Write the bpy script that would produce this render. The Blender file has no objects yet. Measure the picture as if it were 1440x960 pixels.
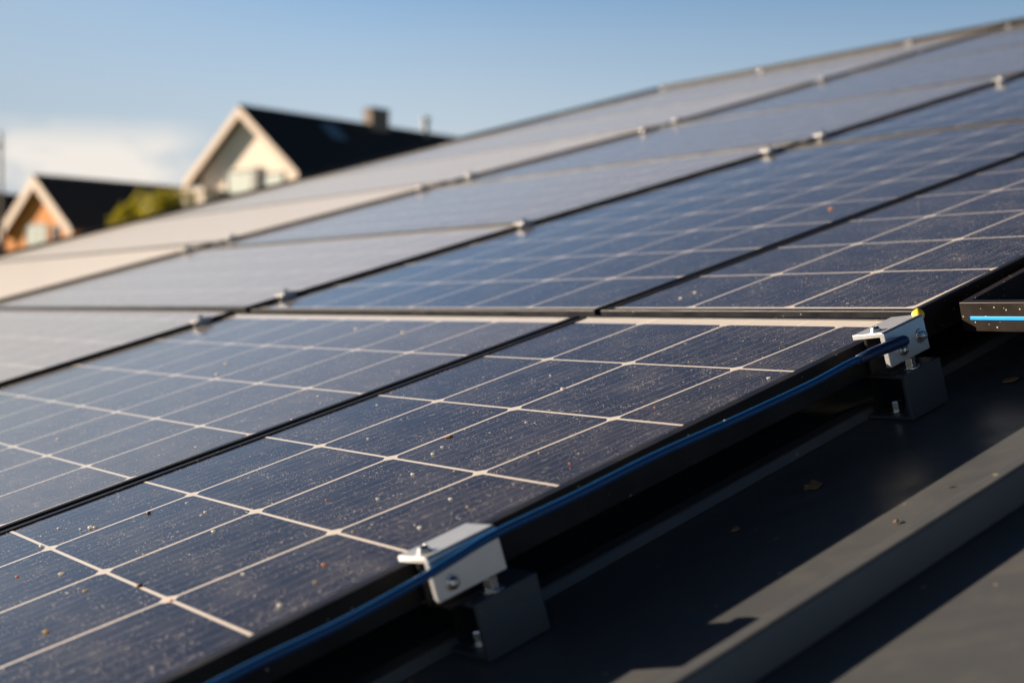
import bpy, bmesh, math, random
from mathutils import Vector, Matrix
random.seed(7)
scene = bpy.context.scene
col = scene.collection
R = math.radians

# ------------------------------------------------------------------ frame of the roof
CAMZ = 4.2                     # height of the lens above the ground
HGT = 0.34399                  # lens above the glass plane
F_PX, PITCH = 2040.742, R(-1.33215)
AL, BE = R(54.88027), R(15.885458)
A = Vector((math.sin(AL)*math.cos(BE), math.cos(AL)*math.cos(BE), math.sin(BE)))   # up the slope
C = Vector((-math.cos(AL), math.sin(AL), 0))                                        # level, across the roof
N = Vector((-0.22388573, -0.15746473, 0.96181081))                                  # roof normal
ORG = Vector((0, 0, CAMZ)) - HGT*N
ROOF = -0.085                  # roof sheet below the glass plane
def P(u, v, w=0.0): return ORG + u*C + v*A + w*N
ROOF_ROT = Matrix((( -C.x, A.x, N.x), (-C.y, A.y, N.y), (-C.z, A.z, N.z)))           # local x = -C, y = A, z = N
def roof_matrix(u, v, w=0.0):
    m = ROOF_ROT.to_4x4(); m.translation = P(u, v, w); return m

# ------------------------------------------------------------------ node helpers
class G:
    def __init__(s, name):
        s.m = bpy.data.materials.new(name); s.m.use_nodes = True
        s.t = s.m.node_tree; s.b = s.t.nodes['Principled BSDF']; s.o = s.t.nodes['Material Output']
    def n(s, typ, **kw):
        nd = s.t.nodes.new(typ)
        for k, v in kw.items(): setattr(nd, k, v)
        return nd
    def put(s, sock, v):
        if isinstance(v, (int, float)): sock.default_value = v
        elif isinstance(v, (tuple, list)):
            sock.default_value = tuple(v) + (1,) if (len(v) == 3 and sock.type == 'RGBA') else tuple(v)
        else: s.t.links.new(v, sock)
    def math(s, op, a, b=None, c=None, clamp=False):
        nd = s.n('ShaderNodeMath', operation=op, use_clamp=clamp)
        s.put(nd.inputs[0], a)
        if b is not None: s.put(nd.inputs[1], b)
        if c is not None: s.put(nd.inputs[2], c)
        return nd.outputs[0]
    def mix(s, fac, a, b):
        nd = s.n('ShaderNodeMix', data_type='RGBA')
        s.put(nd.inputs[0], fac); s.put(nd.inputs[6], a); s.put(nd.inputs[7], b)
        return nd.outputs[2]
    def ramp(s, v, lo, hi, a=0.0, b=1.0):
        nd = s.n('ShaderNodeMapRange'); s.put(nd.inputs[0], v)
        nd.inputs[1].default_value = lo; nd.inputs[2].default_value = hi
        nd.inputs[3].default_value = a; nd.inputs[4].default_value = b
        return nd.outputs[0]
    def coord(s, which='Object', scale=(1, 1, 1), loc=(0, 0, 0)):
        tc = s.n('ShaderNodeTexCoord'); mp = s.n('ShaderNodeMapping')
        mp.inputs['Scale'].default_value = scale; mp.inputs['Location'].default_value = loc
        s.t.links.new(tc.outputs[which], mp.inputs[0]); return mp.outputs[0]
    def noise(s, vec, scale, detail=3.0, rough=.55):
        nd = s.n('ShaderNodeTexNoise'); s.put(nd.inputs['Vector'], vec)
        nd.inputs['Scale'].default_value = scale; nd.inputs['Detail'].default_value = detail
        nd.inputs['Roughness'].default_value = rough
        return nd.outputs['Fac']
    def specks(s, vec, scale, keep, radius, dim='3D'):
        """small round grains: one per Voronoi cell, only a share of the cells"""
        vo = s.n('ShaderNodeTexVoronoi', voronoi_dimensions=dim); s.put(vo.inputs['Vector'], vec)
        vo.inputs['Scale'].default_value = scale
        sep = s.n('ShaderNodeSeparateColor'); s.put(sep.inputs[0], vo.outputs['Color'])
        rad = s.math('MULTIPLY', s.math('POWER', sep.outputs[1], 2.0), radius)
        near = s.math('LESS_THAN', vo.outputs['Distance'], rad)
        return s.math('MULTIPLY', near, s.math('LESS_THAN', sep.outputs[0], keep))
    def bump(s, h, strength, dist):
        nd = s.n('ShaderNodeBump'); s.put(nd.inputs['Height'], h)
        nd.inputs['Strength'].default_value = strength; nd.inputs['Distance'].default_value = dist
        s.put(s.b.inputs['Normal'], nd.outputs[0])
    def set(s, **kw):
        nm = dict(color='Base Color', rough='Roughness', metal='Metallic', ior='IOR', spec='Specular IOR Level',
                  coat='Coat Weight', coatr='Coat Roughness', emit='Emission Color', emits='Emission Strength',
                  trans='Transmission Weight', alpha='Alpha', sheen='Sheen Weight')
        for k, v in kw.items(): s.put(s.b.inputs[nm[k]], v)
        return s.m

def plain(name, color, rough=.5, metal=0.0, var=.25, scale=12.0, spec=.5, bump=0.0, bdist=.002):
    g = G(name); v = g.coord('Object')
    n = g.noise(v, scale, 5.0)
    lo = tuple(c*(1-var) for c in color); hi = tuple(min(1, c*(1+var)) for c in color)
    m = g.set(color=g.mix(n, lo, hi), rough=g.ramp(n, .3, .7, rough*.85, min(1, rough*1.15)), metal=metal, spec=spec)
    if bump: g.bump(n, bump, bdist)
    return m

# ------------------------------------------------------------------ materials
def cell_material():
    g = G('solar_cell_glass')
    uv = g.n('ShaderNodeUVMap').outputs[0]
    sx = g.n('ShaderNodeSeparateXYZ'); g.put(sx.inputs[0], uv)
    x, y = sx.outputs[0], sx.outputs[1]
    def edge(a): return g.math('SUBTRACT', .5, g.math('ABSOLUTE', g.math('SUBTRACT', g.math('FRACT', a), .5)))
    dx, dy = edge(x), edge(y)
    line = g.math('MAXIMUM', g.math('LESS_THAN', dx, .0125), g.math('LESS_THAN', dy, .0115))
    line = g.math('MAXIMUM', line, g.math('LESS_THAN', g.math('ADD', dx, dy), .066))
    # bus bars and finger lines run up the slope
    bx = edge(g.math('MULTIPLY', x, 9.0))
    bus = g.math('LESS_THAN', bx, .032)
    fx = edge(g.math('MULTIPLY', x, 36.0))
    oi = g.n('ShaderNodeObjectInfo').outputs['Random']
    off = g.n('ShaderNodeCombineXYZ'); g.put(off.inputs[0], g.math('MULTIPLY', oi, 37.0)); g.put(off.inputs[1], g.math('MULTIPLY', oi, 91.0))
    va = g.n('ShaderNodeVectorMath', operation='ADD'); g.put(va.inputs[0], uv); g.put(va.inputs[1], off.outputs[0])
    uvr = va.outputs[0]
    st = g.n('ShaderNodeMapping'); g.put(st.inputs[0], uvr); st.inputs['Scale'].default_value = (46, .9, 1)
    streak = g.noise(st.outputs[0], 1.0, 4.0, .6)
    st2 = g.n('ShaderNodeMapping'); g.put(st2.inputs[0], uvr); st2.inputs['Scale'].default_value = (150, 2.5, 1)
    streak2 = g.noise(st2.outputs[0], 1.0, 2.0, .6)
    cellid = g.n('ShaderNodeTexWhiteNoise', noise_dimensions='2D')
    fl = g.n('ShaderNodeVectorMath', operation='FLOOR'); g.put(fl.inputs[0], uv); g.put(cellid.inputs['Vector'], fl.outputs[0])
    tone = g.math('ADD', g.math('MULTIPLY', streak, .7), g.math('MULTIPLY', cellid.outputs['Value'], .45))
    cell = g.mix(tone, (.0050, .0060, .0125), (.0170, .0182, .0310))
    cell = g.mix(g.math('MULTIPLY', g.math('MULTIPLY', bus, g.ramp(streak2, .35, .65,   .15, 1.0)), .40), cell, (.42, .42, .44))
    cell = g.mix(g.math('MULTIPLY', g.math('LESS_THAN', fx, .10), .05), cell, (.32, .34, .40))
    base = g.mix(line, cell, (.66, .59, .51))
    # dusty film, smears, dried drops and grains, plus painted glare
    film = g.noise(uvr, 2.2, 6.0, .62)
    blot = g.noise(uvr, 9.0, 5.0, .7)
    film = g.math('MULTIPLY', g.ramp(film, .42, .74, .010, .088), g.ramp(blot, .3, .7, .35, 1.35))
    smear = g.math('MULTIPLY', g.ramp(g.noise(st.outputs[0], 2.3, 3.0, .7), .55, .75, 0, .07), g.ramp(blot, .45, .6, 0, 1))
    glare = g.n('ShaderNodeSeparateColor'); g.put(glare.inputs[0], g.n('ShaderNodeObjectInfo').outputs['Color'])
    glare = g.math('MULTIPLY', glare.outputs[0], g.ramp(blot, .3, .7, .8, 1.15))   # sky glare painted into the glass colour, set per panel
    dust_glare = g.math('ADD', g.math('ADD', film, smear), glare, clamp=True)
    base = g.mix(dust_glare, base, g.mix(g.ramp(glare, .2, .8), (.60, .52, .44), (.80, .57, .36)))  # amber shift is painted golden glare on the far columns
    drop = g.math('MULTIPLY', g.specks(uvr, 11.0, .26, .30, '2D'), .13)
    base = g.mix(drop, base, (.55, .46, .38))
    g1 = g.specks(uvr, 96.0, .26, .36, '2D')
    g2 = g.specks(uvr, 30.0, .12, .22, '2D')
    clump = g.ramp(g.noise(uvr, 4.0, 4.0, .6), .38, .62, .04, 1.0)
    grains = g.math('MULTIPLY', g.math('MAXIMUM', g1, g2), clump)
    base = g.mix(g.math('MULTIPLY', grains, .8), base, (.80, .70, .60))
    rough = g.math('ADD', g.math('ADD', .085, g.math('MULTIPLY', g.math('MINIMUM', dust_glare, .05), 1.0)), g.math('MULTIPLY', grains, .5), clamp=True)
    m = g.set(color=base, rough=rough, ior=1.5, spec=.5, sheen=g.math('ADD', .05, g.math('MULTIPLY', glare, 1.3)))
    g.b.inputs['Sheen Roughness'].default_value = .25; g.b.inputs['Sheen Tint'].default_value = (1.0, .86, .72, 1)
    g.bump(g.math('ADD', grains, g.math('MULTIPLY', g.noise(uvr, 40.0, 2.0), .02)), .25, .0006)
    return m

def frame_material(name, color, rough, keep=.12):
    g = G(name); v = g.coord('Object')
    n = g.noise(v, 18.0, 5.0)
    sp = g.specks(v, 420.0, keep, .36)
    base = g.mix(g.ramp(n, .4, .75, 0, .05), color, (.30, .25, .20))
    base = g.mix(g.math('MULTIPLY', sp, .8), base, (.62, .53, .42))
    return g.set(color=base, rough=g.math('ADD', g.ramp(n, .3, .7, rough*.8, rough*1.25), g.math('MULTIPLY', sp, .3)), spec=.22)

def roof_material():
    g = G('coated_roof_metal'); v = g.coord('Object')
    n = g.noise(v, 2.2, 6.0, .6); n2 = g.noise(v, 30.0, 4.0, .6)
    sp = g.specks(v, 90.0, .10, .26)
    base = g.mix(n, (.052, .055, .058), (.082, .084, .086))
    base = g.mix(g.ramp(n2, .5, .8, 0, .16), base, (.17, .15, .12))
    base = g.mix(g.math('MULTIPLY', sp, .6), base, (.35, .29, .22))
    sm = g.n('ShaderNodeMapping'); g.put(sm.inputs[0], v); sm.inputs['Rotation'].default_value = (0, 0, AL-R(90)); sm.inputs['Scale'].default_value = (2.5, 26, 26)
    run = g.noise(sm.outputs[0], 1.0, 4.0, .65)
    base = g.mix(g.ramp(run, .52, .72, 0, .12), base, (.15, .135, .115))
    m = g.set(color=base, rough=g.math('ADD', g.ramp(n2, .3, .7, .28, .42), g.ramp(run, .5, .75, 0, .12)), spec=.5)
    g.bump(n, .12, .01)
    return m

def metal_material(name, color, rough, metal=1.0):
    g = G(name); v = g.coord('Object')
    n = g.noise(v, 60.0, 4.0); b = g.n('ShaderNodeMapping'); g.put(b.inputs[0], v); b.inputs['Scale'].default_value = (30, 600, 600)
    br = g.noise(b.outputs[0], 1.0, 2.0)
    base = g.mix(n, tuple(c*.78 for c in color), color)
    sp = g.specks(v, 330.0, .14, .34)
    base = g.mix(g.math('MULTIPLY', sp, .7), base, (.22, .17, .12))
    m = g.set(color=base, rough=g.math('ADD', g.ramp(br, .3, .7, rough*.8, rough*1.2), g.math('MULTIPLY', sp, .3)), metal=metal)
    g.bump(br, .06, .0004)
    return m

def brick_material():
    g = G('orange_brick'); v = g.coord('Object')
    rot = g.n('ShaderNodeMapping'); g.put(rot.inputs[0], v); rot.inputs['Rotation'].default_value = (R(90), 0, 0)
    br = g.n('ShaderNodeTexBrick'); g.put(br.inputs['Vector'], rot.outputs[0])
    br.inputs['Scale'].default_value = 4.0; br.inputs['Mortar Size'].default_value = .012
    br.inputs['Color1'].default_value = (.68, .25, .035, 1); br.inputs['Color2'].default_value = (.56, .19, .03, 1)
    br.inputs['Mortar'].default_value = (.40, .22, .10, 1)
    n = g.noise(v, 3.0, 5.0)
    return g.set(color=g.mix(g.ramp(n, .4, .8, 0, .35), br.outputs[0], (.66, .27, .05)), rough=.85)

def tile_material():
    g = G('dark_roof_tiles'); v = g.coord('Object')
    w = g.n('ShaderNodeTexWave', wave_type='BANDS', bands_direction='Z'); g.put(w.inputs['Vector'], v)
    w.inputs['Scale'].default_value = 1.6; w.inputs['Distortion'].default_value = .6; w.inputs['Detail'].default_value = 2.0
    n = g.noise(v, 5.0, 5.0)
    m = g.set(color=g.mix(n, (.016, .017, .020), (.034, .034, .038)), rough=.75, spec=.25)
    g.bump(w.outputs['Fac'], .5, .03)
    return m

def leaf_material(name, c0, c1):
    g = G(name)
    geo = g.n('ShaderNodeNewGeometry').outputs['Random Per Island']
    m = g.set(color=g.mix(geo, c0, c1), rough=.6, spec=.3)
    tr = g.n('ShaderNodeBsdfTranslucent'); g.put(tr.inputs[0], g.mix(geo, tuple(c*1.3 for c in c0), tuple(c*1.3 for c in c1)))
    mx = g.n('ShaderNodeMixShader'); mx.inputs[0].default_value = .35
    g.t.links.new(g.b.outputs[0], mx.inputs[1]); g.t.links.new(tr.outputs[0], mx.inputs[2]); g.t.links.new(mx.outputs[0], g.o.inputs[0])
    return m

M = {}
M['cell'] = cell_material()
M['frame'] = frame_material('black_anodised_frame', (.008, .008, .010), .42, .025)
M['tray'] = frame_material('dark_bronze_frame', (.013, .009, .007), .42, .07)
M['roof'] = roof_material()
M['alu'] = metal_material('brushed_aluminium', (.74, .74, .74), .36, .68)
M['alu_dull'] = metal_material('dull_aluminium', (.42, .41, .40), .45)
M['steel'] = metal_material('zinc_bolt', (.62, .62, .62), .28)
M['block'] = metal_material('grey_painted_bracket', (.055, .066, .082), .5, .2)
M['cable'] = plain('blue_cable_jacket', (.003, .058, .180), .38, 0, .12, 90, .5, .1, .0003)
M['sleeve'] = plain('dark_blue_heat_shrink', (.006, .02, .07), .45, 0, .2, 120, .5, .3, .0004)
M['blue'] = plain('bright_blue_strip', (.02, .36, .92), .4, 0, .06, 40)
M['yellow'] = plain('yellow_plastic', (.85, .50, .01), .45, 0, .12, 120, .5, .2, .0006)
M['black'] = plain('black_back_sheet', (.006, .006, .007), .6, 0, .2, 20)
M['brick'] = brick_material()
M['render'] = plain('cream_render', (.82, .72, .60), .9, 0, .08, 3.0, .2)
M['tile'] = tile_material()
M['board'] = plain('pale_timber_board', (.62, .50, .40), .7, 0, .12, 5.0, .3)
M['timber'] = plain('dark_soffit_timber', (.16, .10, .07), .7, 0, .2, 5.0, .3)
M['winframe'] = plain('dark_window_frame', (.05, .045, .04), .5, 0, .15, 8.0)
M['pane'] = plain('pale_glass', (.62, .66, .60), .12, 0, .10, 2.0, .8)  # pale base colour over the whole pane
M['pane_dark'] = plain('dark_glass', (.03, .035, .045), .08, 0, .2, 2.0, .8)
M['chim'] = plain('brown_chimney_brick', (.24, .18, .14), .9, 0, .2, 6.0)
M['chim_cap'] = plain('dark_lead', (.04, .045, .05), .5, 0, .2, 6.0)
M['pipe'] = plain('grey_vent_pipe', (.20, .20, .19), .5, 0, .15, 6.0)
M['pole'] = plain('weathered_pole', (.20, .17, .14), .85, 0, .2, 4.0)
M['grass'] = plain('lawn', (.055, .085, .025), .95, 0, .4, .6, .1)
M['bark'] = plain('bark', (.10, .075, .05), .9, 0, .3, 8.0, .2)
M['leaf'] = leaf_material('yellow_green_leaves', (.20, .18, .010), (.36, .31, .026))
M['leaf_dark'] = leaf_material('dark_leaves', (.020, .030, .012), (.05, .06, .02))
def crumb_material(name, c):  # crumbs coloured bright to stand in for sun glints too
    g = G(name); v = g.coord('Object'); n = g.noise(v, 500.0, 3.0)
    base = g.mix(n, tuple(x*.85 for x in c), c); g.set(color=base, rough=.3, spec=.6)
    tr = g.n('ShaderNodeBsdfTranslucent'); g.put(tr.inputs[0], base)
    mx = g.n('ShaderNodeMixShader'); mx.inputs[0].default_value = .6
    g.t.links.new(g.b.outputs[0], mx.inputs[1]); g.t.links.new(tr.outputs[0], mx.inputs[2]); g.t.links.new(mx.outputs[0], g.o.inputs[0])
    return g.m
M['grit_white'] = crumb_material('pale_crystal_grit', (.95, .93, .89))
M['grit_brown'] = plain('brown_dirt', (.20, .10, .045), .8, 0, .3, 400.0)
M['grit_orange'] = crumb_material('orange_crumb', (.95, .50, .22))
M['grit_tan'] = crumb_material('tan_crumb', (.80, .66, .42))
M['leafbit'] = plain('dry_leaf', (.22, .13, .06), .8, 0, .35, 150.0)

# ------------------------------------------------------------------ mesh helpers
def link(o, parent=None):
    col.objects.link(o)
    if parent: o.parent = parent
    return o
def obj(name, bm, mat, parent=None, smooth=False, bevel=0.0, seg=2):
    bmesh.ops.recalc_face_normals(bm, faces=bm.faces)
    me = bpy.data.meshes.new(name); bm.to_mesh(me); bm.free()
    mats = mat if isinstance(mat, list) else [mat]
    for m in mats: me.materials.append(m)
    if smooth:
        for p in me.polygons: p.use_smooth = True
    o = link(bpy.data.objects.new(name, me), parent)
    if bevel:
        b = o.modifiers.new('edge', 'BEVEL'); b.width = bevel; b.segments = seg; b.limit_method = 'ANGLE'; b.angle_limit = R(40)
    return o
def empty(name, mat4):
    o = link(bpy.data.objects.new(name, None)); o.empty_display_size = .05; o.matrix_world = mat4; return o
def tag(o, label=None, cat=None, group=None, kind=None):
    for k, v in (('label', label), ('category', cat), ('group', group), ('kind', kind)):
        if v: o[k] = v
    return o
def box(bm, x0, x1, y0, y1, z0, z1, mi=0):
    vs = [bm.verts.new((x, y, z)) for x in (x0, x1) for y in (y0, y1) for z in (z0, z1)]
    for q in ((0,1,3,2),(4,6,7,5),(0,4,5,1),(2,3,7,6),(0,2,6,4),(1,5,7,3)):
        f = bm.faces.new([vs[i] for i in q]); f.material_index = mi
    return vs
def prism(bm, poly, axis_vec):
    """closed prism: polygon (list of Vectors) swept along axis_vec"""
    a = [bm.verts.new(p) for p in poly]; b = [bm.verts.new(Vector(p)+Vector(axis_vec)) for p in poly]
    bm.faces.new(a); bm.faces.new(b[::-1]); n = len(a)
    for i in range(n): bm.faces.new((a[i], a[(i+1) % n], b[(i+1) % n], b[i]))
def tube(bm, pts, rad, seg=12, cap=True):
    pts = [Vector(p) for p in pts]; rings = []
    up = Vector((0, 0, 1))
    for i, p in enumerate(pts):
        d = (pts[min(i+1, len(pts)-1)]-pts[max(i-1, 0)]).normalized()
        a = d.cross(up)
        if a.length < 1e-4: a = d.cross(Vector((1, 0, 0)))
        a.normalize(); b = a.cross(d)
        r = rad[i] if isinstance(rad, (list, tuple)) else rad
        rings.append([bm.verts.new(p+r*(math.cos(t)*a+math.sin(t)*b)) for t in [2*math.pi*k/seg for k in range(seg)]])
    for r0, r1 in zip(rings, rings[1:]):
        for k in range(seg): bm.faces.new((r0[k], r0[(k+1) % seg], r1[(k+1) % seg], r1[k]))
    if cap: bm.faces.new(rings[0]); bm.faces.new(rings[-1][::-1])
def lathe(bm, base, axis, prof, seg=20):
    base = Vector(base); axis = Vector(axis).normalized()
    a = axis.cross(Vector((0, 0, 1)));
    if a.length < 1e-3: a = axis.cross(Vector((1, 0, 0)))
    a.normalize(); b = axis.cross(a)
    rings = []
    for r, h in prof:
        rings.append([bm.verts.new(base+axis*h+r*(math.cos(t)*a+math.sin(t)*b)) for t in [2*math.pi*k/seg for k in range(seg)]])
    for r0, r1 in zip(rings, rings[1:]):
        for k in range(seg): bm.faces.new((r0[k], r0[(k+1) % seg], r1[(k+1) % seg], r1[k]))
    bm.faces.new(rings[0]); bm.faces.new(rings[-1][::-1])
def copy_tree(o, parent=None):
    c = o.copy(); col.objects.link(c)
    if parent: c.parent = parent
    for ch in o.children: copy_tree(ch, c)
    return c

# ------------------------------------------------------------------ the roof the array stands on
house = empty('building', Matrix.Translation((0, 0, 0)))
tag(house, 'building with the dark standing seam metal roof under the solar panels', 'building')
U0, U1, V0, V1 = -1.6, 7.75, -1.6, 6.35
bm = bmesh.new()
prism(bm, [P(U0, V0, ROOF), P(U1, V0, ROOF), P(U1, V1, ROOF), P(U0, V1, ROOF)], -.06*N)
obj('roof', bm, M['roof'], house)
roof = house.children[0]
def seam(u, v, slope, base_w, top_w, h, name='standing_seam'):
    bm = bmesh.new()
    def prof(vv):
        uc = u+slope*(vv-v)
        return [P(uc, vv, ROOF+.0005), P(uc+base_w, vv, ROOF+.0005), P(uc+(base_w+top_w)/2, vv, ROOF+h), P(uc+(base_w-top_w)/2, vv, ROOF+h)]
    a = [bm.verts.new(p) for p in prof(V0)]; b = [bm.verts.new(p) for p in prof(V1)]
    bm.faces.new(a); bm.faces.new(b[::-1])
    for i in range(4): bm.faces.new((a[i], a[(i+1) % 4], b[(i+1) % 4], b[i]))
    return obj(name, bm, M['roof'], roof, bevel=.002)
seam(.692, .58, .066, .028, .014, .029)
seam(.963, .616, .10, .030, .020, .010)
for k in range(1, 6): seam(.708-.285*k, .58, .03, .030, .020, .022)
for k in range(0, 21): seam(1.26+.30*k, .6, .0, .030, .020, .014)
# ridge cap along the top of the roof and walls down to the ground
bm = bmesh.new()
prism(bm, [P(U0, V1-.02, ROOF+.004), P(U0, V1+.10, ROOF+.004), P(U0, V1+.10, ROOF-.12), P(U0, V1-.02, ROOF-.06)], (U1-U0)*C)
obj('ridge_cap', bm, M['roof'], roof)
bm = bmesh.new()
q = [P(U0+.3, V0+.3, ROOF-.063), P(U1-.3, V0+.3, ROOF-.063), P(U1-.3, V1-.2, ROOF-.063), P(U0+.3, V1-.2, ROOF-.063)]
lo = [bm.verts.new((p.x, p.y, -.05)) for p in q]; hi = [bm.verts.new(p) for p in q]
for i in range(4): bm.faces.new((lo[i], lo[(i+1) % 4], hi[(i+1) % 4], hi[i]))
bm.faces.new(hi)
obj('wall', bm, M['render'], house)

# ------------------------------------------------------------------ solar panels
def interp(pts):
    def f(v):
        if v <= pts[0][0]: a, b = pts[0], pts[1]
        elif v >= pts[-1][0]: a, b = pts[-2], pts[-1]
        else:
            i = next(i for i in range(len(pts)-1) if pts[i][0] <= v <= pts[i+1][0]); a, b = pts[i], pts[i+1]
        return a[1]+(b[1]-a[1])*(v-a[0])/(b[0]-a[0])
    return f
THK, LIP, GAP = .035, .010, .014
D3, D4 = .006, .014     # the far columns sit a little higher on their rails
def panel(label, uL, uR, v0, v1, us, vs, lipR=LIP, dz=0.0, glare=0.0):
    """uL/uR: left and right outer edge as functions of v; us: [(u(v), uvx)...] from left to right; vs: [(v, uvy)...]"""
    uc = (uL(v0)+uR(v0))/2
    root = empty('solar_panel', roof_matrix(uc, v0, dz))
    inv = root.matrix_world.inverted()
    tag(root, label, 'solar panel', 'solar panels in the roof array')
    def L(u, v, w=0.0): return inv @ P(u, v, w+dz)
    uLl, uRl = (lambda v: uL(v)), (lambda v: uR(v))
    out = [(uL(v0), v0), (uR(v0), v0), (uR(v1), v1), (uL(v1), v1)]
    va, vb = v0+LIP, v1-LIP
    inn = [(uL(va)-LIP, va), (uR(va)+lipR, va), (uR(vb)+lipR, vb), (uL(vb)-LIP, vb)]
    bm = bmesh.new()
    o0 = [bm.verts.new(L(u, v, 0)) for u, v in out]; i0 = [bm.verts.new(L(u, v, 0)) for u, v in inn]
    o1 = [bm.verts.new(L(u, v, -THK)) for u, v in out]; i1 = [bm.verts.new(L(u, v, -THK)) for u, v in inn]
    for i in range(4):
        j = (i+1) % 4
        bm.faces.new((o0[i], o0[j], i0[j], i0[i])); bm.faces.new((o1[i], i1[i], i1[j], o1[j]))
        bm.faces.new((o0[i], o1[i], o1[j], o0[j])); bm.faces.new((i0[i], i0[j], i1[j], i1[i]))
    obj('frame', bm, M['frame'], root, bevel=.0009)
    # the laminate, 1.5 mm below the lip
    bm = bmesh.new(); uvl = bm.loops.layers.uv.new('UVMap')
    rows = [(va, None)]+[q for q in vs if va+.002 < q[0] < vb-.002]+[(vb, None)]
    def fill(seq, key):
        seq = list(seq)
        return seq
    def uvy(v):
        ks = vs
        if v <= ks[0][0]: a, b = ks[0], ks[1]
        elif v >= ks[-1][0]: a, b = ks[-2], ks[-1]
        else:
            i = next(i for i in range(len(ks)-1) if ks[i][0] <= v <= ks[i+1][0]); a, b = ks[i], ks[i+1]
        return a[1]+(b[1]-a[1])*(v-a[0])/(b[0]-a[0])
    rv = [r[0] for r in rows]
    def xs(v):
        l, r = uL(v)-LIP, uR(v)+lipR
        c = [(u(v) if callable(u) else u, k) for u, k in us]
        def uvx(u):
            if u >= c[0][0]: a, b = c[0], c[1]
            elif u <= c[-1][0]: a, b = c[-2], c[-1]
            else:
                i = next(i for i in range(len(c)-1) if c[i+1][0] <= u <= c[i][0]); a, b = c[i], c[i+1]
            return a[1]+(b[1]-a[1])*(u-a[0])/(b[0]-a[0])
        return [(l, uvx(l))]+[(min(max(u, r+1e-4), l-1e-4), k) for u, k in c]+[(r, uvx(r))]
    grid = []
    for v in rv: grid.append([(bm.verts.new(L(u, v, -.0015)), k, uvy(v)) for u, k in xs(v)])
    for g0, g1 in zip(grid, grid[1:]):
        for i in range(len(g0)-1):
            qd = (g0[i], g0[i+1], g1[i+1], g1[i])
            try: f = bm.faces.new([t[0] for t in qd])
            except ValueError: continue
            for lp, t in zip(f.loops, qd): lp[uvl].uv = (t[1], t[2])
    bmesh.ops.recalc_face_normals(bm, faces=bm.faces)
    me = bpy.data.meshes.new('glass'); bm.to_mesh(me); bm.free(); me.materials.append(M['cell'])
    # the sheet faces up
    o = link(bpy.data.objects.new('glass', me), root); o.color = (glare, 0, 0, 1)
    if me.polygons and me.polygons[0].normal.z < 0: me.flip_normals()
    bm = bmesh.new()
    f = [bm.verts.new(L(u, v, -.007)) for u, v in inn]; bm.faces.new(f)
    obj('back_sheet', bm, M['black'], root)
    return root

G1 = interp([(-.5, 1.548), (1.2, 1.566), (2.66, 1.582)])
G2 = interp([(-.5, 2.70), (1.2, 2.688), (1.87, 2.642), (2.58, 2.586), (3.16, 2.54), (4.2, 2.60), (6.2, 2.62)])
G3 = interp([(-.5, 4.76), (1.35, 4.62), (1.87, 4.52), (2.72, 4.36), (3.1, 4.25), (3.6, 4.18), (4.65, 4.22), (6.13, 4.36)])
ED = interp([(-.5, 7.86), (2.1, 7.50), (4.64, 7.125), (6.15, 6.90)])
def seg(fn, v0, v1, d=0.0):
    a, b = fn(v0)+d, fn(v1)+d
    return lambda v: a+(b-a)*(v-v0)/(v1-v0)
h = GAP/2
RE_lo = lambda v: .9065+.0832*v
RE_up = lambda v: 1.021+.095*(v-1.196)
LV = [(.3607-.1565*k, -k) for k in range(6, 0, -1)]+[(.3607, 0), (.5129, 1), (.6655, 2), (.8232, 3), (.9865, 4), (1.141, 5), (1.163, 5)]
UV0 = 1.196
def UVF(v0, st=.162, n=9):
    return [(v0+st*k, k+.1) for k in range(0, n+1)]
def UVS(v0, v1, first, n=9, st=.1655):
    return [(v0, 0), (first, 0)]+[(first+st*k, k) for k in range(1, n+1)]
# the two near panels
panel('large solar panel nearest the camera, right column below the pale ledge', lambda v: G1(v)-h, RE_lo, -.5, 1.172,
      [(lambda v: 1.4087, 1), (lambda v: 1.2562, 2), (lambda v: 1.121-.040*v, 3), (lambda v: .915-.040*v, 3.97)], LV, lipR=.012)
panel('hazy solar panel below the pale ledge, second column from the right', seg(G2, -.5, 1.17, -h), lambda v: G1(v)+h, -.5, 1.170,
      [(2.4974, 6), (2.3316, 5), (2.1908, 4), (2.0363, 3), (1.8857, 2), (1.7333, 1)], LV, glare=.06)
panel('solar panel right above the pale ledge beside the blue striped black frame', seg(G1, UV0, 2.66, -h), RE_up, UV0, 2.66,
      [(1.398, 2), (1.2245, 1), (lambda v: 1.0395+.045*(v-1.2), 0), (lambda v: 1.031+.085*(v-1.2), 0)], UVS(UV0, 2.66, 1.214, 9, .1640), lipR=.009)
panel('blue solar panel above the pale ledge in the second column from the right', seg(G2, UV0, 2.65, -h), seg(G1, UV0, 2.65, h), UV0, 2.65,
      [(2.443, 5), (2.27, 4), (2.0973, 3), (1.9207, 2), (1.7547, 1)], UVS(UV0, 2.65, 1.214, 9))
panel('solar panel at the right picture edge just above the big blue panel', seg(G2, 2.68, 4.15, -h), seg(G1, 2.68, 4.15, h), 2.68, 4.15,
      [(2.443, 5), (2.27, 4), (2.0973, 3), (1.9207, 2), (1.7547, 1)], UVS(2.68, 4.15, 2.70, 9))
def regular(uL, uR, v0, n, st):
    out = []; w = uL(v0)-uR(v0)
    a = seg
    for k in range(n+1):
        t = (k+.12)/(n+.24)
        out.append(((lambda v, t=t: uL(v)+(uR(v)-uL(v))*t), k))
    return out
rows3 = [(-.5, 1.168), (1.192, 1.875), (1.90, 2.715), (2.74, 3.665), (3.69, 4.80), (4.825, 6.13)]
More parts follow.
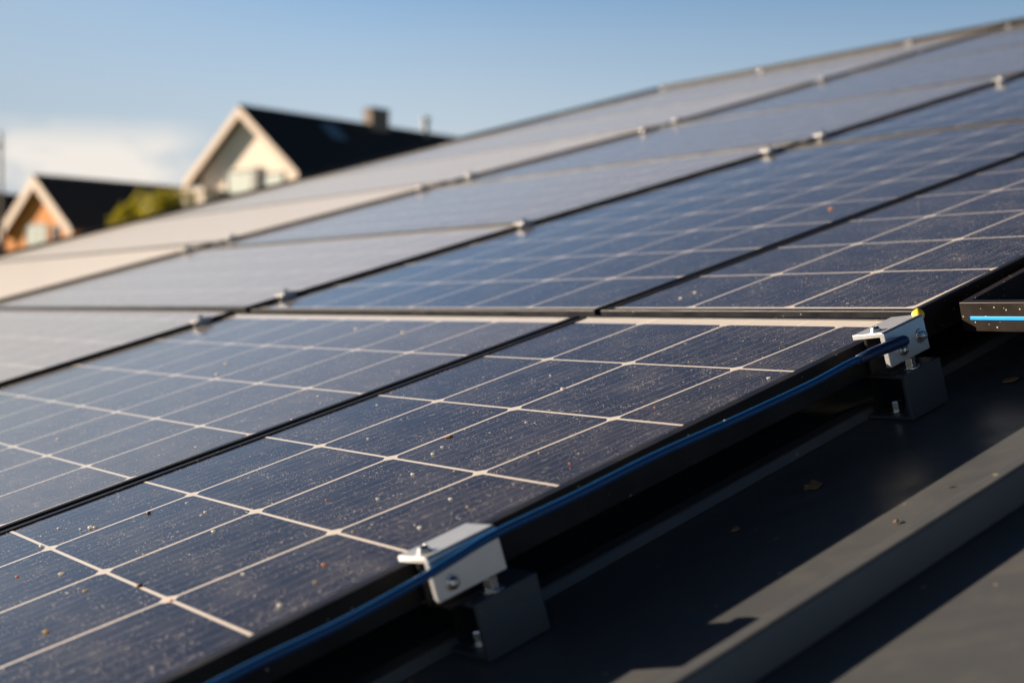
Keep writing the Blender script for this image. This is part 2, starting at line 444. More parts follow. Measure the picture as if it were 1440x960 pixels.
names3 = ['bright hazy panel below the pale ledge, third column from the right',
          'hazy landscape panel just above the pale ledge, third column from the right',
          'hazy landscape panel second above the pale ledge, third column',
          'greyish landscape panel third above the pale ledge, third column',
          'greyish panel fourth above the pale ledge, third column, near the right edge',
          'topmost panel of the third column, at the upper right corner']
for (v0, v1), nm, glare3 in zip(rows3, names3, (.28, .27, .17, .10, .07, .06)):
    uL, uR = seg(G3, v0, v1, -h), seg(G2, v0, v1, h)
    panel(nm, uL, uR, v0, v1, regular(uL, uR, v0, 10, .16), UVF(v0), dz=D3, glare=glare3)
rows4 = [(-.5, 1.21), (1.235, 1.94), (1.965, 2.79), (2.815, 3.68), (3.705, 4.58), (4.605, 5.36), (5.385, 6.13)]
names4 = ['warm hazy panel below the ledge in the farthest column, at the left picture edge',
          'farthest column panel just above the ledge, below the brick house',
          'farthest column panel below the bush and the cream house',
          'farthest column panel below the long dark roof of the cream house',
          'farthest column panel fourth above the ledge, against the sky',
          'farthest column panel next to the top, against the sky',
          'farthest column panel at the very top of the array']
for (v0, v1), nm, glare4 in zip(rows4, names4, (.98, .88, .70, .44, .29, .22, .18)):
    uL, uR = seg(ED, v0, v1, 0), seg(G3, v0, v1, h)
    panel(nm, uL, uR, v0, v1, regular(uL, uR, v0, 17, .16), UVF(v0), dz=D4, glare=glare4)

# ------------------------------------------------------------------ edge clamps, brackets, cable
def hexbolt(name, base, axis, r, hgt, parent, mat, washer=True, socket=False):
    bm = bmesh.new()
    if washer: lathe(bm, base, axis, [(r*1.55, 0), (r*1.55, r*.25), (r*1.1, r*.28)], 24)
    b2 = Vector(base)+Vector(axis).normalized()*(r*.27 if washer else 0)
    lathe(bm, b2, axis, [(r, 0), (r, hgt*.86), (r*.86, hgt)], 6)
    if socket: lathe(bm, b2+Vector(axis).normalized()*hgt*.99, axis, [(r*.6, 0), (r*.45, r*.22)], 12)
    return obj(name, bm, mat, parent, bevel=.0004)
def domebolt(name, base, axis, r, parent, mat):
    bm = bmesh.new()
    lathe(bm, base, axis, [(r*1.3, 0), (r*1.3, r*.22), (r, r*.25), (r*.98, r*.5), (r*.8, r*.85), (r*.45, r*1.05), (r*.4, r*.8)], 20)
    return obj(name, bm, mat, parent, smooth=False, bevel=.0003)
SK = math.atan(.083)
def make_clamp(u, v, label, side_bolts):
    """aluminium end clamp: local x = outwards (down to the right), y = up the slope, z = roof normal"""
    m = roof_matrix(u, v, 0) @ Matrix.Rotation(SK, 4, 'Z')
    root = empty('end_clamp', m); tag(root, label, 'clamp', 'silver end clamps along the right edge of the array')
    bm = bmesh.new()           # inverted L: top plate over the panel edge, outer plate hanging down
    prof = [(-.0375, .0056), (-.0375, .0108), (-.002, .0132), (.0010, .0116), (.0026, -.0225), (-.0030, -.0230), (-.0046, .0084)]
    prism(bm, [Vector((x, 0, z)) for x, z in prof], (0, .068, 0))
    obj('clamp_body', bm, M['alu'], root, bevel=.0006)
    bm = bmesh.new()           # web and foot that carry the plate down to the bracket
    box(bm, -.034, -.0305, .012, .062, -.0355, .0062); box(bm, -.0305, -.008, .014, .060, -.0355, -.0325)
    obj('web', bm, M['frame'], root, bevel=.0005)
    domebolt('screw', (-.016, .010, .0122), (-.06, 0, 1), .0050, root, M['steel'])
    for y, z, kind in side_bolts:
        if kind == 'hex': hexbolt('side_bolt', (.0012-.0446*(z-.011), y, z), (1, 0, .045), .0048, .005, root, M['steel'], True, True)
        else: domebolt('side_bolt', (.0012-.0446*(z-.011), y, z), (1, 0, .045), .0050, root, M['steel'])
    return root
make_clamp(.9075, .489, 'blurred silver end clamp at the bottom centre, crossed by the blue cable', [(.016, -.012, 'dome')])
make_clamp(.9585, 1.071, 'sharp silver end clamp at the right holding the end of the blue cable', [(.024, -.011, 'dome'), (.056, -.0060, 'hex')])
def make_bracket(u, v, label):
    m = roof_matrix(u, v, 0) @ Matrix.Rotation(SK, 4, 'Z')
    root = empty('bracket', m); tag(root, label, 'bracket', 'dark brackets under the end clamps')
    bm = bmesh.new()           # C channel: outer plate, top flange, bottom flange, inner web
    prof = [(0, -.0365), (.0015, -.0835), (-.095, -.0838), (-.095, -.0805), (-.004, -.0800), (-.0045, -.0405), (-.050, -.0395), (-.052, -.0362)]
    prism(bm, [Vector((x, 0, z)) for x, z in prof], (0, .064, 0))
    obj('channel', bm, M['block'], root, bevel=.0008)
    bm = bmesh.new(); box(bm, -.0500, -.0465, .010, .064, -.0798, -.0400)
    obj('inner_web', bm, M['black'], root)  # black stands in for shade in the channel's hollow
    hexbolt('top_bolt', (-.0105, .026, -.0363), (0, 0, 1), .0066, .010, root, M['steel'])
    hexbolt('base_bolt', (-.030, .018, -.0803), (0, 0, 1), .0060, .010, root, M['steel'])
    return root
make_bracket(.9068, .5195, 'blurred dark grey channel bracket on the roof below the nearer silver clamp')
make_bracket(.9580, 1.0895, 'dark grey channel bracket on the roof below the farther silver clamp')
# blue cable along the edge, outside the clamp plates
pts = [(.862, .03, -.016), (.868, .15, -.006), (.8800, .2995, .0035), (.8890, .40, .0020), (.8960, .4660, .0035), (.9000, .5067, .0065), (.9040, .5520, .0096), (.9105, .6341, .0085),
       (.9187, .7249, .0085), (.9285, .8275, .0050), (.9380, .9376, .0028), (.9435, 1.000, .0040), (.9480, 1.050, .0020), (.9505, 1.082, .0000)]
def smooth_pts(p, n=6):
    out = []
    for i in range(len(p)-1):
        p0, p1, p2, p3 = p[max(i-1, 0)], p[i], p[i+1], p[min(i+2, len(p)-1)]
        for k in range(n):
            t = k/n
            out.append(tuple(.5*((2*b)+(-a+c)*t+(2*a-5*b+4*c-d)*t*t+(-a+3*b-3*c+d)*t**3) for a, b, c, d in zip(p0, p1, p2, p3)))
    out.append(p[-1]); return out
cab = empty('cable', roof_matrix(pts[0][0], pts[0][1], 0)); tag(cab, 'blue cable running along the lower panel edge to the right silver clamp', 'cable')
inv = cab.matrix_world.inverted()
sp = smooth_pts(pts)
bm = bmesh.new(); tube(bm, [inv @ P(*q) for q in sp], .0035, 14)
obj('jacket', bm, M['cable'], cab, smooth=True)
bm = bmesh.new()
tail = [(.9449, 1.016, .0034), (.9467, 1.036, .0026), (.9489, 1.060, .0015), (.9512, 1.090, -.0004), (.9514, 1.093, -.0006)]
tube(bm, [inv @ P(*q) for q in tail], [.0046, .0056, .0058, .0058, .0050], 16)
obj('sleeve', bm, M['sleeve'], cab, smooth=True)
# yellow cap behind the far clamp
bm = bmesh.new()
bmesh.ops.create_uvsphere(bm, u_segments=20, v_segments=12, radius=1)
for vtx in bm.verts:
    d = 1+.10*math.sin(vtx.co.x*5+1)*math.cos(vtx.co.y*4)
    vtx.co = Vector((vtx.co.x*.0085*d, vtx.co.y*.008*d, vtx.co.z*.0085*d if vtx.co.z > 0 else vtx.co.z*.0105))
o = obj('cap', bm, M['yellow'], None, smooth=True); o.matrix_world = roof_matrix(.972, 1.142, .0115) @ Matrix.Scale(.74, 4)
tag(o, 'small yellow plastic cap sticking up behind the right silver clamp', 'cap')

# ------------------------------------------------------------------ mid clamps in the seams
def mid_clamp_proto():
    root = empty('mid_clamp', Matrix.Identity(4))
    bm = bmesh.new()
    prism(bm, [Vector(q) for q in ((-.022, 0, .0012), (-.022, 0, .0048), (-.008, 0, .0062), (.008, 0, .0062), (.022, 0, .0048), (.022, 0, .0012), (.005, 0, .0030), (.005, 0, -.03), (-.005, 0, -.03), (-.005, 0, .0030))], (0, .05, 0))
    obj('clamp_body', bm, M['alu_dull'], root, bevel=.0008)
    hexbolt('bolt', (0, .025, .0062), (0, 0, 1), .0075, .009, root, M['steel'])
    return root
spots = [(G2, 1.075, 'silver mid clamp in the second dark seam just below the pale ledge'),
         (G2, 1.265, 'silver mid clamp in the second dark seam just above the pale ledge'),
         (G2, 1.855, 'silver mid clamp in the middle of the second dark seam, alone'),
         (G2, 2.590, 'lower of the two silver mid clamps beside the upper seam crossing'),
         (G2, 2.770, 'upper of the two silver mid clamps beside the upper seam crossing'),
         (G2, 3.510, 'silver mid clamp in the second dark seam near the right picture edge'),
         (G3, 1.84, 'lower of the leftmost two mid clamps in the faint far seam'),
         (G3, 1.99, 'upper of the leftmost two mid clamps in the faint far seam'),
         (G3, 2.68, 'lower of the two middle clamps in the faint far seam below the chimney'),
         (G3, 2.86, 'upper of the two middle clamps in the faint far seam right of the chimney'),
         (G3, 3.58, 'lower clamp of the right pair in the faint far seam'),
         (G3, 3.75, 'upper clamp of the right pair in the faint far seam'),
         (G3, 4.62, 'single clamp high in the faint far seam near the upper right')]
proto = None
for fn, v, lb in spots:
    if proto is None: proto = o = mid_clamp_proto()
    else: o = copy_tree(proto)
    o.matrix_world = roof_matrix(fn(v), v, D3 if fn is G2 else D4) @ Matrix.Scale(.72, 4); tag(o, lb, 'clamp', 'small silver mid clamps in the seams')
for u, lb in ((6.86, 'leftmost silver clamp on the top edge of the array against the sky'), (6.006, 'second silver clamp from the left on the top array edge'),
              (4.943, 'third silver clamp from the left on the top array edge'), (4.351, 'rightmost silver clamp on the top edge at the upper right corner')):
    o = copy_tree(proto); o.matrix_world = roof_matrix(u, 6.10, D4 if u > 4.36 else D3) @ Matrix.Scale(.8, 4); tag(o, lb, 'clamp', 'small silver clamps on the top edge')

# dark trim closing the top and the far side of the array
tr = empty('edge_trim', roof_matrix(4.6, 6.14, 0)); tag(tr, 'dark trim along the top and far side of the solar array against the sky', 'trim')
inv = tr.matrix_world.inverted()
bm = bmesh.new(); prism(bm, [inv @ P(2.5, 6.136, .034), inv @ P(2.5, 6.166, .034), inv @ P(2.5, 6.166, -.05), inv @ P(2.5, 6.136, -.05)], (inv.to_3x3() @ C)*(6.93-2.5))
obj('top_strip', bm, M['frame'], tr, bevel=.002)
bm = bmesh.new(); prism(bm, [inv @ P(ED(v)+du, v, w) for v, du, w in ((-.5, .004, .030), (-.5, .03, .030), (-.5, .03, -.05), (-.5, .004, -.05))],
                        (inv.to_3x3() @ (P(ED(2.1), 2.1)-P(ED(-.5), -.5))))
obj('side_strip', bm, M['frame'], tr, bevel=.002)
for a_, b_ in ((2.1, 4.64), (4.64, 6.14)):
    bm = bmesh.new(); prism(bm, [inv @ P(ED(a_)+du, a_, w) for du, w in ((.004, .030), (.03, .030), (.03, -.05), (.004, -.05))], (inv.to_3x3() @ (P(ED(b_), b_)-P(ED(a_), a_))))
    obj('side_strip', bm, M['frame'], tr, bevel=.002)

# ------------------------------------------------------------------ black open frame with the blue strip
m = roof_matrix(.989, 1.229, 0)
tray = empty('module_frame', m); tag(tray, 'black open metal frame with a bright blue strip at the right picture edge', 'metal frame')
W_, D_, H_ = .62, .60, .032
LP = .011
bm = bmesh.new()
sk = math.tan(R(8.7))          # its left side runs with the panel edge, slightly out of square
def T(x, y, z): return Vector((x - sk*y*.9, y, z))
out = [(0, 0), (W_, 0), (W_, D_), (0, D_)]; inn = [(LP, LP), (W_-LP, LP), (W_-LP, D_-LP), (LP, D_-LP)]
o0 = [bm.verts.new(T(x, y, 0)) for x, y in out]; i0 = [bm.verts.new(T(x, y, 0)) for x, y in inn]
o1 = [bm.verts.new(T(x, y, -H_)) for x, y in out]; i1 = [bm.verts.new(T(x, y, -H_)) for x, y in inn]
for i in range(4):
    j = (i+1) % 4
    bm.faces.new((o0[i], o0[j], i0[j], i0[i])); bm.faces.new((o1[i], i1[i], i1[j], o1[j]))
    bm.faces.new((o0[i], o1[i], o1[j], o0[j])); bm.faces.new((i0[i], i0[j], i1[j], i1[i]))
obj('frame', bm, M['tray'], tray, bevel=.0009)
bm = bmesh.new(); bm.faces.new([bm.verts.new(T(x, y, -.026)) for x, y in inn]); obj('floor_plate', bm, M['black'], tray)
bm = bmesh.new(); box(bm, .012, W_-.012, -.0012, .002, -.0190, -.0152); obj('strip', bm, M['blue'], tray, bevel=.0004)
for x, y in ((.10, .10), (.50, .10), (.06, .48), (.46, .48)):
    bm = bmesh.new(); p = T(x, y, 0); box(bm, p.x-.02, p.x+.02, p.y-.02, p.y+.02, -.0845, -H_); obj('foot', bm, M['frame'], tray)

# ------------------------------------------------------------------ loose grit and leaf bits
def grit(u, v, w, r, mat, name, label, cat, group=None, flat=.6, long=1.0):
    bm = bmesh.new(); bmesh.ops.create_icosphere(bm, subdivisions=2, radius=1)
    s = random.random()*20
    for vt in bm.verts:
        c = vt.co; k = 1+.22*math.sin(3*c.x+s)*math.cos(2.5*c.y+s*1.7)+.12*math.sin(6*c.z+5*c.x+s)
        vt.co = Vector((c.x*r*k*long, c.y*r*k, c.z*r*k*flat))
    o = obj(name, bm, mat, None, smooth=True)
    o.matrix_world = roof_matrix(u, v, w+r*flat*.8) @ Matrix.Rotation(random.random()*3.1, 4, 'Z')
    tag(o, label, cat, group); return o
white = [(1.301,.336,1.5),(1.427,.409,1.8),(1.422,.412,1.3),(1.014,.962,1.2),(1.428,.358,1.3),(1.438,.402,.9),(1.474,.391,1.0),(1.244,.463,1.3),(1.321,.489,1.1),(1.315,.482,.9),
         (1.382,.495,.9),(1.140,.581,1.3),(1.019,.55,1.3),(1.057,.607,1.2),(.953,.842,1.2),(1.462,1.259,1.5),(1.465,1.288,1.5),(2.056,1.086,1.8),(1.895,1.077,1.7),(2.068,.842,1.8),
         (2.138,.89,1.8),(1.976,.558,1.5),(1.495,.792,.9),(1.221,.706,1.1),(1.209,.687,1.4),(1.171,.639,1.4),(1.258,.891,1.3),(1.36,.70,1.0),(1.19,.79,.9),(1.33,.93,1.0),(1.62,.61,1.2),(1.58,.72,1.1),(1.66,.80,1.1),(1.09,.42,1.2)]
for u, v, r in white:
    grit(u, v, -.0015 if v < 1.17 or v > 1.2 else 0, r*.00155, M['grit_white'], 'grit_speck', 'tiny pale grit speck lying on a front panel', 'grit', 'pale grit specks on the front panels', .5)
grit(.983, .400, -.0015, .0021, M['grit_white'], 'grit_speck', 'pale round crumb near the bottom edge of the nearest panel, left of the blurred clamp', 'grit')
grit(1.151, .273, -.0015, .0022, M['grit_tan'], 'grit_speck', 'greenish tan crumb at the lower left corner of the picture', 'grit')
grit(1.03, .464, -.0015, .0017, M['grit_orange'], 'grit_speck', 'orange crumb on the nearest panel left of the blurred clamp', 'grit')
grit(1.017, .710, -.0015, .0013, M['grit_orange'], 'grit_speck', 'small orange crumb near the panel edge above the blue cable', 'grit')
grit(1.080, .723, -.0015, .0011, M['grit_tan'], 'grit_speck', 'tiny tan crumb left of the small orange crumb', 'grit')
grit(1.689, 1.817, -.0015, .0030, M['grit_orange'], 'grit_speck', 'reddish crumb on the blue panel above the ledge', 'grit')
grit(1.397, .460, -.0015, .0023, M['grit_brown'], 'dirt_crumb', 'dark brown crumb beside a pale grid line at the left', 'dirt')
grit(1.171, .361, -.0015, .0024, M['grit_brown'], 'dirt_crumb', 'brown crumb sitting on a pale grid line at the lower left', 'dirt')
grit(1.246, .731, -.0015, .0023, M['grit_brown'], 'dirt_crumb', 'oval brown crumb in the middle of the nearest panel', 'dirt', None, .5, 1.9)
grit(1.318, 1.352, -.0015, .0016, M['grit_brown'], 'dirt_crumb', 'dark crumb on the right panel above the ledge', 'dirt')
for u, v, r, mt in [(1.22,.33,1.5,'tan'),(1.10,.36,1.3,'orange'),(1.26,.40,1.1,'tan'),(1.08,.52,1.2,'tan'),(1.20,.56,1.0,'orange'),(1.34,.55,.9,'tan'),(1.02,.60,1.1,'tan'),(1.48,.50,.9,'orange'),
                 (1.13,.66,1.0,'tan'),(1.30,.80,.9,'tan'),(1.07,.86,1.0,'orange'),(1.17,1.00,.9,'tan'),(1.00,.44,1.3,'tan'),(1.35,.31,1.2,'orange')]:
    grit(u, v, -.0015, r*.00115, M['grit_'+mt], 'grit_speck', 'tiny %s grit speck lying on the nearest panel' % {'tan': 'tan', 'orange': 'amber'}[mt], 'grit', '%s grit specks on the nearest panel' % {'tan': 'tan', 'orange': 'amber'}[mt], .5)
def leafbit(u, v, r, label, w=ROOF):
    bm = bmesh.new(); n = 9; s = random.random()*9
    rim = [Vector((r*1.5*math.cos(t)*(1+.25*math.sin(3*t+s)), r*math.sin(t)*(1+.25*math.cos(2*t+s)), .002+r*.28*math.sin(2*t+s)**2)) for t in [2*math.pi*k/n for k in range(n)]]
    top = [bm.verts.new(p) for p in rim]; bot = [bm.verts.new(p-Vector((0, 0, .0008))) for p in rim]
    c0 = bm.verts.new((0, 0, .0035)); c1 = bm.verts.new((0, 0, .0027))
    for k in range(n):
        j = (k+1) % n
        bm.faces.new((top[k], top[j], c0)); bm.faces.new((bot[j], bot[k], c1)); bm.faces.new((top[k], bot[k], bot[j], top[j]))
    o = obj('leaf_scrap', bm, M['leafbit'], None); o.matrix_world = roof_matrix(u, v, w) @ Matrix.Rotation(random.random()*3, 4, 'Z')
    tag(o, label, 'leaf')
leafbit(.925, .905, .0075, 'largest dry leaf scrap on the shaded roof below the blue cable')
leafbit(.918, .797, .0035, 'small leaf scrap on the shaded roof, lower left of the largest one')
leafbit(.938, 1.225, .0060, 'dry leaf scrap on the dark roof below the black open frame')
leafbit(.792, .860, .0020, 'tan scrap on the sunlit roof strip')

# ------------------------------------------------------------------ neighbouring houses
fw = Vector((0, math.cos(PITCH), math.sin(PITCH))); upv = Vector((0, -math.sin(PITCH), math.cos(PITCH)))
def at(px, py, depth):
    """point on the sight line of a photo pixel at a distance along y"""
    d = Vector(((px-720)/F_PX, 0, 0)) - (py-480)/F_PX*upv + fw
    return Vector((0, 0, CAMZ)) + d*(depth/d.y)
def gable_house(name, label, apex, angle, hw, drop, length, wall, inset, board_w, board_mat, wall_hw, eave_over=.0):
    """apex: front tip of the ridge; the ridge runs away along local y"""
    root = empty(name, Matrix.Translation((apex.x, apex.y, 0)) @ Matrix.Rotation(-angle, 4, 'Z'))
    tag(root, label, 'house')
    H = apex.z; t = .16
    sl = drop/hw
    bm = bmesh.new()           # two roof slopes with thickness
    for s in (-1, 1):
        prism(bm, [Vector((s*.001, .06, H)), Vector((s*hw, .06, H-drop)), Vector((s*hw, .06, H-drop-t)), Vector((s*.001, .06, H-t))], (0, length, 0))
    rf = obj('roof', bm, M['tile'], root)
    bm = bmesh.new(); tube(bm, [(0, .07, H+.0), (0, length, H+.0)], .11, 8); obj('ridge_tile', bm, M['tile'], rf)
    for s in (-1, 1):          # rake boards on the gable
        bm = bmesh.new()
        e = hw+.02
        prism(bm, [Vector((s*.004, 0, H+.03)), Vector((s*e, 0, H+.03-e*sl)), Vector((s*e, 0, H+.03-e*sl-board_w*1.15)), Vector((s*.004, 0, H-board_w*1.15))], (0, .057, 0))
        obj('rake_board', bm, board_mat, rf)
        bm = bmesh.new()       # soffit boards behind the rake board
        prism(bm, [Vector((s*.004, .064, H-t-.006)), Vector((s*hw, .064, H-drop-t-.006)), Vector((s*hw, .064, H-drop-t-.05)), Vector((s*.004, .064, H-t-.05))], (0, inset-.07, 0))
        obj('soffit', bm, M['timber'], rf)
    bm = bmesh.new()
    zt = lambda x: H-t-.055-abs(x)*sl
    prof = [Vector((-wall_hw, inset, 0)), Vector((wall_hw, inset, 0)), Vector((wall_hw, inset, zt(wall_hw))), Vector((0, inset, zt(0))), Vector((-wall_hw, inset, zt(wall_hw)))]
    prism(bm, prof, (0, length-inset-.4, 0))
    obj('wall', bm, wall, root)
    return root, rf
def window(root, x0, x1, z0, z1, y, pane, mull=()):
    bm = bmesh.new(); t = .09
    for q in ((x0, x1, z0, z0+t), (x0, x1, z1-t, z1)): box(bm, q[0], q[1], y-.05, y+.02, q[2], q[3])
    for q in (x0, x1-t): box(bm, q, q+t, y-.052, y+.02, z0+t, z1-t)
    for q in mull: box(bm, q-t/2, q+t/2, y-.048, y+.02, z0+t, z1-t)
    f = obj('window', bm, M['winframe'], root)
    bm = bmesh.new(); box(bm, x0+t*.5, x1-t*.5, y-.018, y-.006, z0+t*.5, z1-t*.5); obj('pane', bm, pane, f)
    return f
# cream house
ap = at(335, 150, 60)
h1, r1 = gable_house('gabled_house', 'cream gabled house with pale rake boards and a long dark roof with a chimney', ap, R(36.5), 3.40, 2.90, 21, M['render'], .45, .34, M['board'], 2.75)
H = ap.z
window(h1, -1.25, .40, H-4.9, H-2.55, .45, M['pane'])
window(h1, .85, 2.2, H-4.9, H-2.75, .45, M['pane'])
bm = bmesh.new(); box(bm, .46, .80, .30, .447, H-5.2, H-2.5); obj('post', bm, M['winframe'], h1)
bm = bmesh.new(); box(bm, -2.95, -1.62, -.45, .445, H-6.2, H-3.55); pp = obj('porch', bm, M['render'], h1)
bm = bmesh.new(); box(bm, -3.15, -1.52, -.55, .44, H-3.545, H-3.30); obj('porch_roof', bm, M['board'], pp)
bm = bmesh.new(); box(bm, -.25, .25, 7.9, 9.1, H-.8, H+.76)
ch = obj('chimney', bm, M['chim'], r1)
bm = bmesh.new(); box(bm, -.28, .28, 7.86, 9.14, H+.762, H+.84); obj('chimney_cap', bm, M['chim_cap'], ch)
bm = bmesh.new(); tube(bm, [(.1, 11.9, H-.3), (.1, 11.9, H+.62)], .15, 14); tube(bm, [(.1, 11.9, H+.62), (.1, 11.9, H+.80)], .21, 14)
obj('vent_pipe', bm, M['pipe'], r1)
bm = bmesh.new()               # roof light lying on the right slope
sl = 2.90/3.40
def RS(x, y, o): return Vector((x+o*math.sin(math.atan(sl)), y, H-x*sl+o*math.cos(math.atan(sl))))
M['sky_pane'] = plain('roof_window_glass', (.16, .24, .32), .1, 0, .1, 2.0, .8)
prism(bm, [RS(.35, 4.4, .01), RS(1.15, 4.4, .01), RS(1.15, 4.4, .07), RS(.35, 4.4, .07)], (0, .9, 0)); obj('roof_light', bm, M['sky_pane'], r1)
# brick house
ap2 = at(46, 247, 80)
h2, r2 = gable_house('gabled_house', 'small orange brick gabled house with wide pale rake boards at the left', ap2, R(36), 3.25, 3.0, 19, M['brick'], .40, .56, M['board'], 3.0)
H = ap2.z
window(h2, -1.15, .65, H-5.2, H-2.6, .40, M['pane'], (-.2,))
window(h2, 1.1, 1.8, H-5.2, H-2.75, .40, M['pane_dark'])
# third house behind, mostly outside the picture
ap3 = at(-75, 266, 100)
h3, r3 = gable_house('gabled_house', 'dark roofed house just showing at the left picture edge behind the brick gable', ap3, R(26), 4.6, 4.0, 16, M['brick'], .7, .40, M['timber'], 4.3)

# utility pole
pb = at(2, 300, 70)
pole = empty('utility_pole', Matrix.Translation((pb.x, pb.y, 0))); tag(pole, 'thin grey utility pole at the left picture edge', 'pole')
zt = at(2, 186, 70).z
bm = bmesh.new(); tube(bm, [(0, 0, -.05), (0, 0, zt)], [.11, .08], 14); obj('mast', bm, M['pole'], pole)
bm = bmesh.new(); box(bm, -.7, .05, -.06, .06, zt-.75, zt-.6); obj('crossarm', bm, M['pole'], pole)

# ------------------------------------------------------------------ trees and shrubs
def tree(name, label, base, top_z, crown_c, rad, leaf, n, ls, cat='tree'):
    root = empty(name, Matrix.Translation((base.x, base.y, 0))); tag(root, label, cat)
    bm = bmesh.new()
    tube(bm, [(0, 0, -.05), (.05, 0, crown_c*.5), (0, .05, crown_c)], [.16, .12, .06], 10)
    for k in range(7):
        a = k*2.4; z = crown_c-.6+.15*k
        tube(bm, [(0, 0, z-.5), (math.cos(a)*rad[0]*.35, math.sin(a)*rad[1]*.35, z), (math.cos(a)*rad[0]*.7, math.sin(a)*rad[1]*.7, z+.45)], [.06, .04, .015], 6)
    obj('trunk', bm, M['bark'], root)
    bm = bmesh.new(); rnd = random.Random(len(label))
    clumps = []
    for k in range(40):
        while True:
            q = Vector((rnd.uniform(-1, 1), rnd.uniform(-1, 1), rnd.uniform(-1, 1)))
            if .35 < q.length < 1: break
        clumps.append((Vector((q.x*rad[0]*.8, q.y*rad[1]*.8, crown_c+q.z*rad[2]*.8)), rnd.uniform(.14, .36)*rad[2]))
    for _ in range(n):
        c, r = rnd.choice(clumps)
        d = Vector((rnd.gauss(0, 1), rnd.gauss(0, 1), rnd.gauss(0, 1))).normalized()*r*rnd.uniform(.4, 1.35)
        p = c+d
        a = Vector((rnd.gauss(0, 1), rnd.gauss(0, 1), rnd.gauss(0, .6))).normalized()
        b = a.cross(Vector((rnd.gauss(0, 1), rnd.gauss(0, 1), rnd.gauss(0, 1)))).normalized()
        l = ls*rnd.uniform(.7, 1.3)
        bm.faces.new([bm.verts.new(p-a*l), bm.verts.new(p+b*l*.5), bm.verts.new(p+a*l), bm.verts.new(p-b*l*.5)])
    me = bpy.data.meshes.new('crown'); bm.to_mesh(me); bm.free(); me.materials.append(leaf)
    link(bpy.data.objects.new('crown', me), root)
    return root
b1 = at(240, 318, 52); z1 = at(240, 268, 52).z
tree('bush', 'tall yellow green bush between the brick house and the cream house', b1, z1, z1-1.5, (1.35, 1.0, 1.7), M['leaf'], 6500, .10, 'bush')
b2 = at(200, 320, 54); z2 = at(192, 274, 54).z
tree('bush', 'lower yellow green bush left of the tall one, in front of the brick house', b2, z2, z2-1.45, (1.2, .9, 1.5), M['leaf'], 5000, .10, 'bush')
b3 = at(6, 380, 48); z3 = at(6, 343, 48).z
tree('shrub', 'dark shrub at the left picture edge below the brick house', b3, z3, z3-.9, (1.1, .8, .95), M['leaf_dark'], 3200, .08, 'shrub')

# ------------------------------------------------------------------ ground
bm = bmesh.new()
s = 900
for i in range(1):
    bm.faces.new([bm.verts.new(q) for q in ((-s, -s, 0), (s, -s, 0), (s, s*2, 0), (-s, s*2, 0))])
gnd = obj('ground', bm, M['grass']); tag(gnd, kind='structure')

# ------------------------------------------------------------------ sky, clouds, sun
SUN = (1.82*C - 1.22*A + 1.0*N).normalized()
el = math.asin(SUN.z); az = math.atan2(SUN.x, SUN.y)
w = bpy.data.worlds.new('World'); scene.world = w; w.use_nodes = True
nt = w.node_tree; bg = nt.nodes['Background']
class WG(G):
    def __init__(s, t): s.t = t
g = WG(nt)
sky = g.n('ShaderNodeTexSky', sky_type='NISHITA', sun_disc=False)
sky.sun_elevation = el; sky.sun_rotation = az; sky.altitude = 0; sky.air_density = 1.0; sky.dust_density = 1.0; sky.ozone_density = 3.0
tc = g.n('ShaderNodeTexCoord'); sep = g.n('ShaderNodeSeparateXYZ'); g.put(sep.inputs[0], tc.outputs['Generated'])
elev = g.math('ARCSINE', sep.outputs[2]); azim = g.math('ARCTAN2', sep.outputs[0], sep.outputs[1])
mp = g.n('ShaderNodeMapping'); g.put(mp.inputs[0], tc.outputs['Generated']); mp.inputs['Scale'].default_value = (1, 1, 2.2)
cn = g.noise(mp.outputs[0], 13.0, 6.0, .52)
band = g.math('MULTIPLY', g.ramp(elev, R(2.0), R(4.8)), g.ramp(elev, R(6.0), R(7.3), 1, 0))
azm = g.ramp(azim, R(-13.4), R(-11.4), 1, 0)
cl = g.math('MULTIPLY', g.math('MULTIPLY', g.ramp(cn, .36, .54), band), azm)
def curve(v, pts):
    cr = g.n('ShaderNodeFloatCurve'); cv = cr.mapping.curves[0]
    while len(cv.points) < len(pts): cv.points.new(.5, .5)
    for p, q in zip(cv.points, pts): p.location = q; p.handle_type = 'AUTO_CLAMPED'
    cr.mapping.update(); g.put(cr.inputs['Value'], v); return cr.outputs[0]
en = g.math('DIVIDE', elev, R(90), clamp=True)
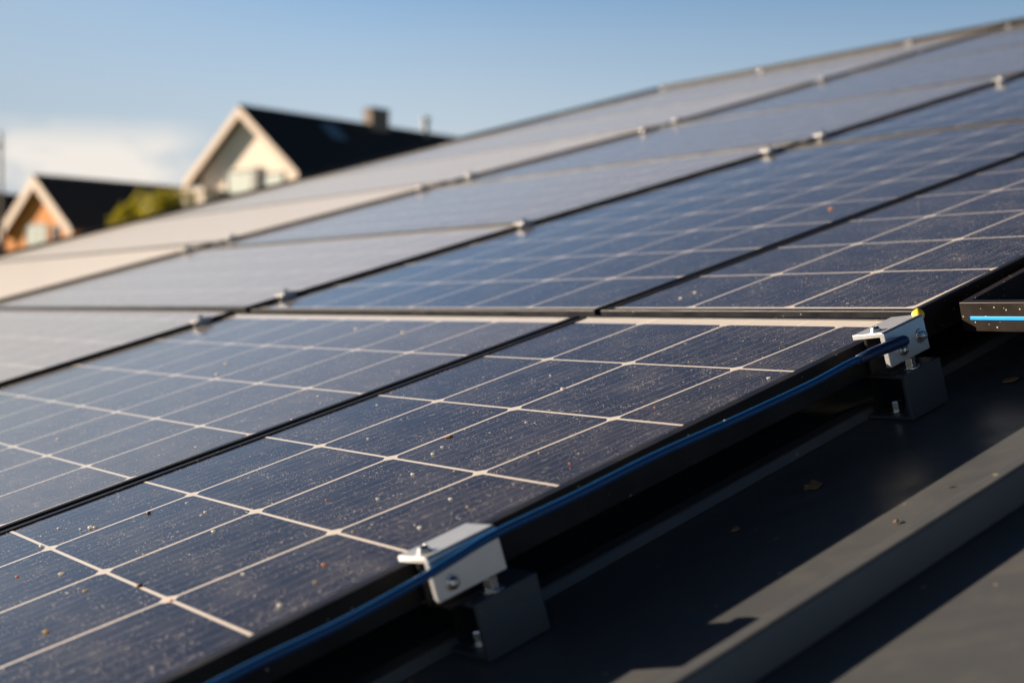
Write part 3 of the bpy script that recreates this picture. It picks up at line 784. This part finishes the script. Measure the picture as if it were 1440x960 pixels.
# unseen sky overhead dimmed to deepen shade; brighter towards horizon and sun
gain = g.math('MULTIPLY', curve(en, [(0, .80), (5/90, .86), (12/90, .85), (20/90, .42), (35/90, .09), (1, .035)]), 2.0)
gain = g.math('MULTIPLY', gain, g.ramp(azim, R(-22), R(22), .74, .62))
gs = g.n('ShaderNodeVectorMath', operation='SCALE'); tint = g.n('ShaderNodeVectorMath', operation='MULTIPLY'); g.put(tint.inputs[0], sky.outputs[0]); tint.inputs[1].default_value = (.91, 1.02, 1.11); 
deep = g.mix(g.ramp(elev, R(14), R(38)), (1, 1, 1), (.64, .97, 1.38))      # overhead sky shifted to blue to cool the shade
dm = g.n('ShaderNodeVectorMath', operation='MULTIPLY'); g.put(dm.inputs[0], tint.outputs[0]); g.put(dm.inputs[1], deep); g.put(gs.inputs[0], dm.outputs[0]); g.put(gs.inputs['Scale'], gain)
haze = g.math('MULTIPLY', g.ramp(elev, R(4.0), R(13.2), .90, 0), g.ramp(azim, R(-2), R(20), 1.0, .62))
skyh = g.mix(haze, gs.outputs[0], (5.1, 5.25, 5.45))
skyh = g.mix(g.math('MULTIPLY', g.ramp(azim, R(-6), R(-22), 0, .6), g.ramp(elev, R(24), R(12), 0, 1)), skyh, (2.9, 3.55, 4.2))
skyc = g.mix(g.math('MULTIPLY', cl, .8), skyh, (7.7, 7.05, 6.3))
g.put(bg.inputs[0], skyc); bg.inputs[1].default_value = .05

sl_ = bpy.data.lights.new('sun', 'SUN'); sl_.energy = 5.0; sl_.angle = R(.53); sl_.color = (1.0, .84, .66)
so = link(bpy.data.objects.new('sun', sl_)); so.rotation_euler = (-SUN).to_track_quat('-Z', 'Y').to_euler(); so.location = (-30, 10, 20)

# ------------------------------------------------------------------ camera and render
cam = bpy.data.cameras.new('camera'); co = link(bpy.data.objects.new('camera', cam))
co.location = (0, 0, CAMZ); co.rotation_euler = (R(90)+PITCH, 0, 0)
cam.sensor_width = 36; cam.sensor_fit = 'HORIZONTAL'; cam.lens = F_PX/1440*36
cam.clip_start = .02; cam.clip_end = 5000
cam.dof.use_dof = True; cam.dof.focus_distance = 1.50; cam.dof.aperture_fstop = 4.4; cam.dof.aperture_blades = 0
scene.camera = co
vs = scene.view_settings
vs.view_transform = 'Standard'; vs.look = 'None'; vs.gamma = 1; vs.exposure = 1.35
scene.cycles.max_bounces = 6
